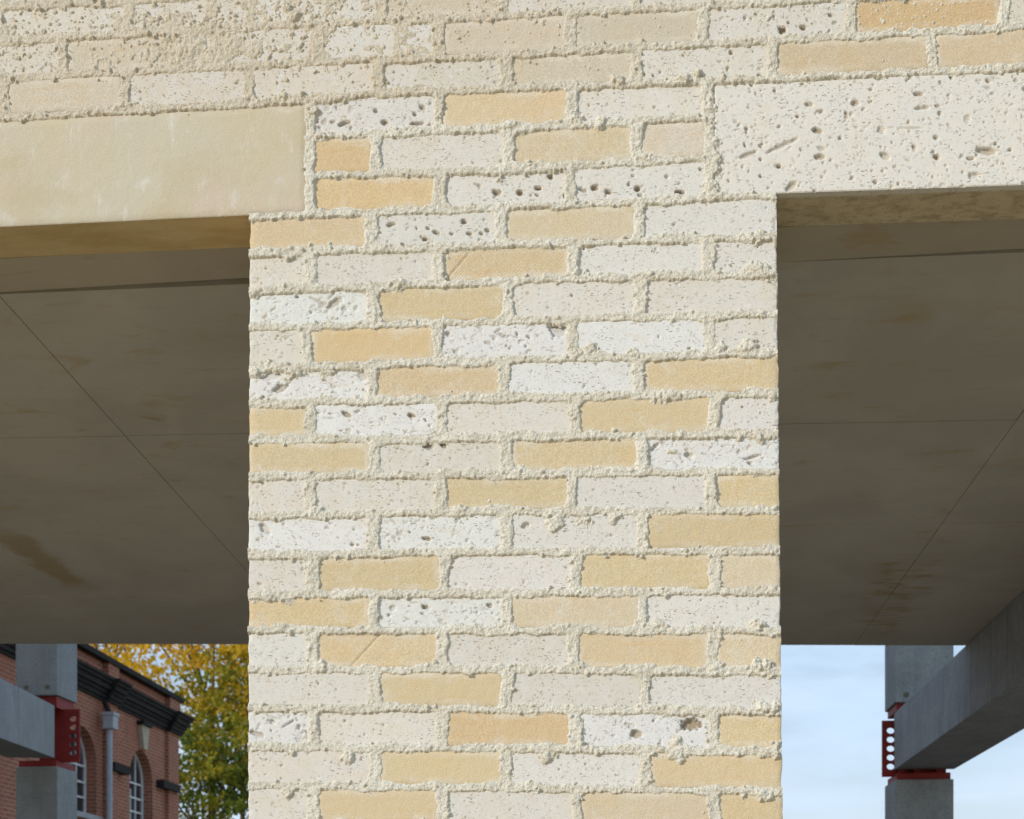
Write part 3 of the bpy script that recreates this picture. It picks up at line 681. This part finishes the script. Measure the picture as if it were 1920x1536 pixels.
splash(420, 440, 85, 80, 32, 1.8, 6.5, 1.0); splash(260, 390, 66, 45, 14, 2, 7, 1.0); splash(160, 330, 45, 60, 10, 2, 6, 1.0)
splash(520, 300, 50, 330, 45, 1.6, 5.0, .85); splash(260, 780, 55, 200, 40, 1.6, 4.8, .85); splash(120, 40, 60, 50, 50, 1.8, 6, .9)
splash(160, 1150, 50, 140, 40, 1.5, 3.6, .8); splash(150, 1420, 25, 90, 30, 1.5, 4, .8); splash(140, 1700, 20, 110, 22, 1.4, 3, .8); splash(140, 560, 150, 120, 25, 1.5, 4, .8)
splash(90, 545, 20, 40, 18, 2, 8, 1.0); splash(90, 600, 70, 22, 30, 2, 7, 1.0); splash(120, 45, 105, 40, 25, 1.8, 5, .9)
sm_ = sstep(np.hypot((U - 420) / 95, (V - 92) / 34) + .5 * n26 + .3 * n14, 1.1, .6)
H = np.maximum(H, -2 + 4.4 * sm_)
film = sstep(vnoise(U, V, 36, 61) + .5 * vnoise(U, V, 13, 62) + .35 * n5 + .30 * soft, .72, 1.0) * soft
H = np.maximum(H, -2 + 2.9 * film)
body = sstep(H, -1, 2.5)
H = H + body * (1.2 * vnoise(U, V, 9, 51) + 1.1 * vnoise(U, V, 4.6, 52) + .75 * vnoise(U, V, 3.0, 53) + .6 * np.clip(vnoise(U, V, 6.5, 54), 0, 1))
in_lint = ((U < 571) & (V > bed(-3, U) + 12) & (V < 396)) | ((U > 1347) & (V > bed(-3, U) + 12) & (V < LB_R(U) - 10))
vis = (H > -1.6) & ~((V > 396) & (U < PL + .5)) & ~((V > 352) & (U > PR - .5) & (V > LB_R(U) - 2)) & ~((U < PL) & (V > LB_L(U) - 2))
vis &= ~((U < 571) & (V > bed(-3, U) + 14) & (V < LB_L(U))) & ~((U > 1462) & (V > bed(-3, U) + 14) & (V < LB_R(U)))
cell = vis[:-1, :-1] | vis[1:, :-1] | vis[:-1, 1:] | vis[1:, 1:]
nyg, nxg = U.shape
cf = grid_faces(nxg, nyg)[cell.ravel()]
used = np.unique(cf); remap = np.zeros(nyg * nxg, np.int64); remap[used] = np.arange(len(used))
cf = remap[cf]
Uu, Vu, Hu = U.ravel()[used], V.ravel()[used], H.ravel()[used]
jit = np.random.default_rng(5)
P = on_wall(Uu + jit.uniform(-.35, .35, len(Uu)), Vu + jit.uniform(-.35, .35, len(Vu)), 0.0); P[:, 1] -= np.maximum(Hu, -2.5) * MM
org = np.array([.05, 0, 2.2])
me = bpy.data.meshes.new('mortar'); me.vertices.add(len(P)); me.vertices.foreach_set('co', (P - org).astype(np.float32).ravel())
me.loops.add(cf.size); me.loops.foreach_set('vertex_index', cf.astype(np.int32).ravel())
me.polygons.add(len(cf)); me.polygons.foreach_set('loop_start', np.arange(0, cf.size, 4, dtype=np.int32))
me.update(calc_edges=True); me.validate()
me.polygons.foreach_set('use_smooth', np.ones(len(me.polygons), bool))
me.materials.append(M_MORTAR); me.update()
mo = bpy.data.objects.new('mortar', me); mo.location = org; link(mo, wall); mo['kind'] = 'stuff'
mo['label'] = 'sandy lime mortar squeezed out of the joints and splashed over the upper stones'
print('mortar cells', len(cf))

# ------------------------------------------------------------------ inner lintels and the slab with its stone soffit
HS = EYE + 1.433                            # underside of the slab
def strip(u0, u1, f0, f1, z, up):           # strip of the underside between two measured lines
    us = np.linspace(u0, u1, 5); a = on_level(us, f0(us), z); b_ = on_level(us[::-1], f1(us[::-1]), z)
    return [*a, *b_], (0, 0, up)
zl = float(on_wall(300, 411)[2]); zr = float(on_wall(1700, 354)[2])
for (x0, x1, z, lab) in ((-1.75, xl + .05, zl + .006, 'inner lintel behind the smooth pale lintel, streaked brown'), (xr - .05, 2.0, zr + .006, 'inner lintel behind the pitted white lintel')):
    t = thing('inner_lintel', lab, 'lintel', ((x0 + x1) / 2, .18, z))
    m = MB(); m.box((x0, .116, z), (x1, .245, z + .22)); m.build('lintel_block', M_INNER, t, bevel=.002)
slab = thing('floor_slab', 'shaded stone clad floor slab overhead behind the pier', 'slab', (0, 1.8, HS))
CROSS = [lambda u: np.interp(u, [0, 1920], [548, 488]), lambda u: np.interp(u, [0, 1920], [822, 788]), lambda u: np.interp(u, [0, 1920], [996, 980]),
         lambda u: np.interp(u, [0, 1920], [1118, 1113]), lambda u: np.interp(u, [0, 1920], [1207, 1211])]
def lineX(f, z=HS):                         # cross joint as a level line: y = a + b x
    p, q = on_level(0, f(0), z), on_level(1920, f(1920), z); b_ = (q[1] - p[1]) / (q[0] - p[0]); return p[1] - b_ * p[0], b_
CL = [lineX(f) for f in CROSS]
def lineY(p0, p1):                          # long joint: x = a + b y
    p, q = on_level(*p0, HS), on_level(*p1, HS); b_ = (q[0] - p[0]) / (q[1] - p[1]); return p[0] - b_ * p[1], b_
CL[0] = (.319, .030)
LJ = [(-4.2, 0.0), lineY((0, 557), (430, 1035)), lineY((1920, 769), (1714, 1055)), (2.75, 0.0)]
def cross(cl, lj):
    a, b_ = cl; c, d = lj; y = (a + b_ * c) / (1 - b_ * d); return np.array([c + d * y, y])
for i in range(4):
    for j in range(3):
        q = np.array([cross(CL[i], LJ[j]), cross(CL[i], LJ[j + 1]), cross(CL[i + 1], LJ[j + 1]), cross(CL[i + 1], LJ[j])])
        c = q.mean(0); q = c + (q - c) * (1 - np.array([.0007, .0018]) / np.maximum(np.abs(q - c), .05))
        m = MB(); dz = [0, .0012, -.001, .0006][(i * 2 + j) % 4]
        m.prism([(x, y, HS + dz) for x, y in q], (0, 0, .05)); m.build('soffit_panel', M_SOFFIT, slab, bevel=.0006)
q = np.array([cross(CL[0], LJ[0]), cross(CL[0], LJ[3]), cross(CL[4], LJ[3]), cross(CL[4], LJ[0])])
q[:2, 1] -= .01; q[2:, 1] -= .004
m = MB(); m.prism([(x, y, HS + .0505) for x, y in q], (0, 0, .26)); m.build('slab_body', M_CONC, slab)
# ------------------------------------------------------------------ columns, beams and red steel joints
def column(pxl, zc, w, dep, low_px, up_px, lab):
    c = at_depth(pxl, 0, zc); x0, y0 = c[0], c[1]
    zl_ = EYE + (PY - low_px) / F * zc; zu = EYE + (PY - up_px) / F * zc
    t = thing('stone_column', lab, 'column', (x0 + w / 2, y0 + dep / 2, 0), 'stone columns beyond the slab')
    m = MB(); m.box((x0, y0, 0.13), (x0 + w, y0 + dep, zl_)); m.build('lower_shaft', M_GRAN, t, bevel=.006)
    m = MB(); m.box((x0, y0, zu), (x0 + w, y0 + dep, EYE + 3.6)); up = m.build('upper_shaft', M_GRAN, t, bevel=.006)
    return t, x0, y0, zl_, zu, up
def holes_plate(x0, x1, y, z0, z1, hx, n, rad, parent):
    outer = [(x0, z0), (x1, z0), (x1, z1), (x0, z1)]
    loops = [outer]
    for i in range(n):
        cz = z0 + (z1 - z0) * (.18 + .64 * i / (n - 1))
        loops.append([(hx + rad * 1.12 * math.cos(a), cz + rad * .9 * math.sin(a)) for a in np.linspace(0, 2 * math.pi, 20, endpoint=False)][::-1])
    return filled_curve('end_plate', loops, .014, lambda a, b_, c: (a, y + c, b_), M_RED, parent)
def steel_joint(t, x0, y0, w, dep, zl_, zu, beam_lo, beam_hi, plate, hx):
    i = .015
    m = MB(); m.box((x0 + i, y0 + i, zl_), (x0 + w - i, y0 + dep - i, zl_ + .042)); m.build('base_plate', M_RED, t, bevel=.003)
    m = MB(); m.box((x0 + .014, y0 + .02, beam_hi + .004), (x0 + w - .014, y0 + dep - .02, zu)); m.build('cap_block', M_RED, t, bevel=.003)
    for fx in (.16, .42, .80):
        m = MB(); m.box((x0 + w * fx - .022, y0 + .06, zl_ + .042), (x0 + w * fx + .022, y0 + dep - .06, beam_lo - .002)); m.build('packing_block', M_RED, t, bevel=.002)
    holes_plate(plate[0], plate[1], y0 + .12, plate[2], plate[3], hx, 5, .021, t)
    m = MB(); m.box((x0 + .10, y0 + .128, zl_ + .042), (x0 + w - .10, y0 + dep - .06, beam_hi + .004)); m.build('stub', M_RED, t)
# right
ZR = 7.85; WR = 107 / F * ZR
t, x0, y0, zlo, zup, up = column(1678, ZR, WR, .345, 1462, 1317, 'grey stone column with red steel joint against open sky')
blo, bhi = EYE + (PY - 1440) / F * ZR, HS - .002
px_, pz0, pz1 = at_depth(1656.5, 0, ZR)[0], EYE + (PY - 1452) / F * ZR, EYE + (PY - 1345) / F * ZR
steel_joint(t, x0, y0, WR, .345, zlo, zup, blo, bhi, (px_ + .013, x0 + WR - .02, pz0, pz1), at_depth(1672.5, 0, ZR)[0] + .013)
m = MB(); b1 = at_depth(1699, 1303, ZR); m.tube([(b1[0], y0 - .004, b1[2]), (b1[0], y0 + .02, b1[2])], [.016, .016], 10); m.build('plug', plain('plug_grout', (.16, .14, .10)), up)
bx0 = at_depth(1682, 1440, ZR)[0]; bx1 = bx0 + 111 / F * ZR
beam = thing('stone_beam', 'dark grey stone beam running up to the right edge under the slab', 'beam', ((bx0 + bx1) / 2, 3, blo), 'stone beams beyond the pier')
def y_at(px, x):                             # where on the plane x = const a pixel column falls
    d = rays(px, PY); tt = (x - CAM[0]) / d[0]; return CAM[1] + d[1] * tt
ys = [y0 + .10, y_at(1720, bx0), y_at(1820, bx0), y_at(1889, bx0), 2.6, 1.6, .30]
for i in range(len(ys) - 1):
    m = MB(); m.box((bx0, ys[i + 1] + .0025, blo), (bx1, ys[i] - (.0025 if i else 0), bhi)); m.build('beam_block', M_BEAM, beam, bevel=.004)
# left
ZL = 8.4; WL = 82 / F * ZL
t2, x0, y0, zlo, zup, up = column(29, ZL, WL, .295, 1438, 1305, 'grey stone column with red steel joint before the red brick hall')
fe = at_depth(102.4, 0, 8.3); ne = at_depth(0, 0, 7.21); blo2, bhi2 = EYE + 1.205, EYE + 1.545
px0, px1 = at_depth(85, 0, ZL)[0], at_depth(136, 0, ZL)[0] + .014
steel_joint(t2, x0, y0, WL, .295, zlo, zup, blo2, bhi2, (px0, px1, EYE + (PY - 1429) / F * ZL + .01, EYE + (PY - 1326) / F * ZL), at_depth(123, 0, ZL)[0] + .014)
for gx in (50.5, 92.5):
    b1 = at_depth(gx, 1289.5, ZL); m = MB(); m.tube([(b1[0], y0 - .004 - (b1[0] - x0) * 0, b1[2]), (b1[0], y0 + .02, b1[2])], [.015, .015], 10); m.build('plug', bpy.data.materials['plug_grout'], up)
d = (ne - fe); d[2] = 0; d /= np.linalg.norm(d); side = np.array([d[1], -d[0], 0]) * .30      # to the left
if side[0] > 0: side = -side
beam2 = thing('stone_beam', 'pale grey stone beam end entering from the left edge, bolted to the left column', 'beam', (fe[0], fe[1], blo2), 'stone beams beyond the pier')
tj = 1.09 * (102.4 - 27) / 102.4
for s0, s1 in ((0, tj * .93), (tj * .93 + .004, 2.6)):
    p0 = fe + d * s0; p1 = fe + d * s1; k0, k1 = -.041 * s0, -.041 * s1; hh = bhi2 - blo2
    m = MB(); m.prism([(p0[0], p0[1], blo2 + k0), (p1[0], p1[1], blo2 + k1), (p1[0] + side[0], p1[1] + side[1], blo2 + k1), (p0[0] + side[0], p0[1] + side[1], blo2 + k0)], (0, 0, hh)); m.build('beam_block', M_BEAM if s0 else M_GRAN, beam2, bevel=.004)

# ------------------------------------------------------------------ red brick hall
ZB, VPX = 30.0, 1150.0
corner = at_depth(329, 0, ZB); corner[2] = 0
fd = -(rays(VPX, PY)); fd = fd / np.linalg.norm(fd)          # along the face, towards the camera
fn = np.array([-fd[1], fd[0], 0.0]);
if fn[0] < 0: fn = -fn                                       # out of the face, to the right
def hall(s, h, o=0.0): return corner + fd * s + fn * o + np.array([0, 0, h])
def face_sh(px, py, o=0.0):
    d = rays(px, py); base = corner + fn * o
    tt = np.dot(base - CAM, fn) / np.dot(d, fn); P_ = CAM + d * tt
    return float(np.dot(P_ - base, fd)), float(P_[2])
b = thing('brick_hall', 'red brick hall with dark moulded cornice and white arched windows', 'building', tuple(hall(12, 0, -4)))
HT, HC0, HC1 = EYE + 5.66, EYE + 4.87, EYE + 5.35
LEN = 30.0
def arch(s0, s1, sill, crown, n=16):
    r_ = (s1 - s0) / 2; sp = crown - r_; c = (s0 + s1) / 2
    return [(s0, sill), (s1, sill)] + [(c + r_ * math.cos(a), sp + r_ * math.sin(a)) for a in np.linspace(0, math.pi, n)]
w2 = (face_sh(286, 1450)[0], face_sh(243, 1450)[0]); w1 = (face_sh(181, 1450)[0], face_sh(181, 1450)[0] + (w2[1] - w2[0]))
CROWN, SILL = EYE + 4.21, EYE + 2.53
wins = [w2, w1]
filled_curve('wall', [[(0, 0), (LEN, 0), (LEN, HT), (0, HT)]] + [arch(a, c, SILL, CROWN)[::-1] for a, c in wins], .36, lambda s, h, c: hall(s, h, -.18 + c), M_REDBRICK, b)
m = MB(); m.prism([hall(0, 0, -.37), hall(LEN, 0, -.37), hall(LEN, 0, -9), hall(0, 0, -9)], (0, 0, HT - .4)); m.build('wall', M_REDBRICK, b)
m = MB(); m.prism([hall(.36, HT - .38, -.4), hall(LEN, HT - .38, -.4), hall(LEN, HT - .38, -8.8), hall(.36, HT - .38, -8.8)], (0, 0, .06)); m.build('roof', M_ROOF, b)
m = MB(); m.prism([hall(-.0, HT - .4, -.37), hall(.36, HT - .4, -.37), hall(.36, HT - .4, -9), hall(0, HT - .4, -9)], (0, 0, .4)); m.build('parapet', M_REDBRICK, b)
def pil(s0, s1):
    m = MB(); m.prism([hall(s0, 0, .003), hall(s1, 0, .003), hall(s1, 0, .08), hall(s0, 0, .08)], (0, 0, HC0)); m.build('pilaster', M_REDBRICK, b)
    m = MB(); m.prism([hall(s0, HC1, .003), hall(s1, HC1, .003), hall(s1, HC1, .12), hall(s0, HC1, .12)], (0, 0, HT - HC1)); m.build('parapet_pier', M_REDBRICK, b)
sp1 = face_sh(310, 1450)[0]; sp2 = (face_sh(213, 1450)[0], face_sh(193, 1450)[0])
pil(-.004, sp1); pil(*sp2); pil(sp2[1] + 5.2, sp2[1] + 6.1)
STEPS = [(0, .06, .05), (.06, .15, .09), (.15, .22, .13), (.22, .33, .19), (.33, .40, .24), (.40, .46, .28)]
def cornice(s0, s1, ext):
    m = MB()
    for (h0, h1, o) in STEPS:
        e = o if s0 < .1 else 0
        m.prism([hall(s0 - e, HC0 + h0, .004), hall(s1, HC0 + h0, .004), hall(s1, HC0 + h0, o + ext), hall(s0 - e, HC0 + h0, o + ext)], (0, 0, h1 - h0 - .004))
    m.build('cornice', M_DARKSTONE, b)
cornice(sp1 + .06, sp2[0] - .06, 0); cornice(sp2[1] + .06, LEN, 0); cornice(-.02, sp1 + .055, .10); cornice(sp2[0] - .055, sp2[1] + .055, .10)
m = MB(); m.prism([hall(-.16, HT, .16), hall(LEN, HT, .16), hall(LEN, HT, -.42), hall(-.16, HT, -.42)], (0, 0, .11)); m.build('coping', M_DARKSTONE, b)
m = MB(); m.prism([hall(-.1, HT, -.42), hall(.4, HT, -.42), hall(.4, HT, -9), hall(-.1, HT, -9)], (0, 0, .11)); m.build('coping', M_DARKSTONE, b)
for (a, c, h) in ((244, 209, 1433), (339, 301, 1473)):
    s0, s1 = face_sh(a, h, .18)[0], face_sh(c, h, .1)[0]; hh = EYE + 3.52
    m = MB(); m.prism([hall(s0, hh, .004), hall(s1, hh, .004), hall(s1, hh, .18), hall(s0, hh, .18)], (0, 0, .17)); m.build('impost', M_DARKSTONE, b)
ks = (w2[0] + w2[1]) / 2
m = MB(); m.prism([hall(ks - .11, CROWN + .02, .003), hall(ks + .11, CROWN + .02, .003), hall(ks + .22, CROWN + .52, .003), hall(ks - .22, CROWN + .52, .003)], fn * .10); m.build('keystone', M_KEY, b)
m = MB(); m.prism([hall(ks - .28, CROWN + .523, .003), hall(ks + .28, CROWN + .523, .003), hall(ks + .28, CROWN + .60, .003), hall(ks - .28, CROWN + .60, .003)], fn * .16); m.build('keystone_cap', M_DARKSTONE, b)
for (a, c) in wins:
    win = MB(); rec = -.24; wfr = .055
    outer = arch(a + .005, c - .005, SILL + .02, CROWN - .005); inner = arch(a + wfr, c - wfr, SILL + .02 + wfr, CROWN - wfr)
    wo_ = filled_curve('window', [outer, inner[::-1]], .06, lambda s, h, k: hall(s, h, rec + k), M_WHITE, b)
    gl = MB(); gl.prism([hall(s, h, rec - .012) for s, h in arch(a + .03, c - .03, SILL + .05, CROWN - .03)], fn * .008); gl.build('pane', M_GLASS, wo_)
    bars = MB(); wd_ = c - a; sp = CROWN - wd_ / 2
    for f_ in (1 / 3, 2 / 3):
        sx = a + wd_ * f_; topz = sp + math.sqrt((wd_ / 2) ** 2 - (wd_ * (f_ - .5)) ** 2) - .03
        bars.prism([hall(sx - .016, SILL + .04, rec), hall(sx + .016, SILL + .04, rec), hall(sx + .016, topz, rec), hall(sx - .016, topz, rec)], fn * .025)
    for hz in (SILL + .36, SILL + .66, sp - .02):
        bars.prism([hall(a + .02, hz - .018, rec - .002), hall(c - .02, hz - .018, rec - .002), hall(c - .02, hz + .018, rec - .002), hall(a + .02, hz + .018, rec - .002)], fn * .03)
    bars.build('glazing_bars', M_WHITE, wo_)
    sl = MB(); sl.prism([hall(a - .1, SILL - .10, -.2), hall(c + .1, SILL - .10, -.2), hall(c + .1, SILL - .10, .09), hall(a - .1, SILL - .10, .09)], (0, 0, .10)); sl.build('sill', M_SILL, wo_)
sd, hd = face_sh(202, 1353); sd = (face_sh(198, 1450, .2)[0] + face_sh(208, 1450, .2)[0]) / 2
m = MB(); m.tube([hall(sd, .05, .22), hall(sd, EYE + 4.34, .22)], [.062, .062], 14); pipe = m.build('downpipe', M_PIPE, b, smooth=False)
m = MB(); hp = EYE + 4.28
for (h0, h1, r0) in ((0, .26, .13), (.26, .32, .15)):
    m.prism([hall(sd - r0, hp + h0, .22 - r0 * .6), hall(sd + r0, hp + h0, .22 - r0 * .6), hall(sd + r0, hp + h0, .22 + r0), hall(sd - r0, hp + h0, .22 + r0)], (0, 0, h1 - h0))
m.build('hopper', M_PIPE, pipe)
m = MB(); m.tube([hall(sd, hp + .33, .22), hall(sd, HC0 - .03, .12)], [.05, .05], 10); m.build('outlet', M_DARKSTONE, pipe)
m = MB(); m.tube([hall(sd, EYE + 2.85, .22), hall(sd, EYE + 2.92, .22)], [.075, .075], 14); m.build('collar', M_PIPE, pipe)

# ------------------------------------------------------------------ autumn trees beyond the hall
def tree(px, py, zc, rad, squash, nleaf, mat, lab, seed, trunk_r=.22, size=.12, tint=(0, 1), lean=0.0):
    r = np.random.default_rng(seed)
    c = at_depth(px, py, zc); base = np.array([c[0] + lean, c[1], GZ])
    t = thing('autumn_tree', lab, 'tree', tuple(base), 'autumn trees beyond the brick hall')
    tr = MB(); fork = base + np.array([0, 0, max(1.5, c[2] - rad * squash * .75)])
    tr.tube([base, base + (fork - base) * .5, fork], [trunk_r, trunk_r * .85, trunk_r * .75], 9)
    tips = []
    for i in range(9):
        a = i * 2.4 + r.uniform(-.3, .3); el = r.uniform(.35, 1.25)
        d_ = np.array([math.cos(a) * math.cos(el), math.sin(a) * math.cos(el), math.sin(el)])
        e = c + d_ * rad * np.array([1, 1, squash]) * r.uniform(.6, .9) - np.array([0, 0, rad * squash * .15])
        mid = fork + (e - fork) * .5 + r.normal(0, rad * .06, 3) + np.array([0, 0, .1 * rad])
        tr.tube([fork, fork + (mid - fork) * .5, mid, e], [trunk_r * .5, trunk_r * .38, trunk_r * .26, trunk_r * .08], 6); tips += [mid, e]
        for k in range(5):
            st = mid + (e - mid) * r.uniform(0, .8); q = st + r.normal(0, 1, 3) * rad * .26
            tr.tube([st, (st + q) / 2 + r.normal(0, .08, 3), q], [trunk_r * .15, trunk_r * .10, trunk_r * .03], 5); tips.append(q)
    tr.build('trunk', M_BARK, t)
    # crown: leaves gathered on sprays round the twig ends and through the crown's volume
    ncl = max(40, nleaf // 46); cl = []
    while len(cl) < ncl:
        p = r.uniform(-1, 1, 3); q = np.linalg.norm(p)
        if q > 1 or q < .25: continue
        p = c + p * rad * np.array([1, 1, squash]) * (1 + .16 * math.sin(p[0] * 7 + seed) * math.cos(p[2] * 6))
        cl.append(p)
    cl = np.array(cl + [q for q in tips])
    n = nleaf; ci = r.integers(0, len(cl), n)
    ctint = r.uniform(0, 1, len(cl))
    pos = cl[ci] + r.normal(0, 1, (n, 3)) * rad * np.array([.062, .062, .038])
    ax = r.normal(0, 1, (n, 3)); ax /= np.linalg.norm(ax, axis=1)[:, None]; ax[:, 2] -= .3
    up = r.normal(0, 1, (n, 3)) + np.array([0, 0, .8]); bx = np.cross(ax, up); bx /= np.linalg.norm(bx, axis=1)[:, None] + 1e-6
    nz = np.cross(bx, ax); L = size * r.uniform(.6, 1.3, (n, 1)); W = L * r.uniform(.62, .9, (n, 1))
    vs = np.stack([pos - ax * L * .5, pos + bx * W * .5 - ax * L * .05 + nz * L * .10, pos + ax * L * .6, pos - bx * W * .5 - ax * L * .05 + nz * L * .10], 1).reshape(-1, 3)
    f = np.arange(4 * n).reshape(n, 4)
    o = mesh_obj('crown', vs, f.tolist(), mat, t, origin=c)
    hgt = np.clip((pos[:, 2] - (c[2] - rad * squash)) / (2 * rad * squash), 0, 1)
    tv = np.clip(tint[0] + (tint[1] - tint[0]) * (.55 * ctint[ci] + .25 * r.uniform(0, 1, n) + .35 * (1 - hgt) - .08), 0, 1)
    at = o.data.attributes.new('tint', 'FLOAT', 'POINT'); at.data.foreach_set('value', np.repeat(tv, 4).astype(np.float32))
tree(398, 1200, 46, 4.5, .85, 6700, M_GOLD, 'tall golden yellow maple rising above the parapet of the hall', 11, .15, .185)
tree(455, 1345, 43, 3.0, .9, 6200, M_OLIVE, 'yellow and green tree half hidden by the pier', 12, .11, .165)
tree(385, 1475, 40, 2.8, .85, 6200, M_GREEN, 'mostly green tree low beside the corner of the hall', 13, .10, .16)
tree(188, 1222, 52, 1.7, .8, 900, M_GOLD, 'small yellow treetop showing over the parapet beside the column', 14, .15, .15, (0, .6))
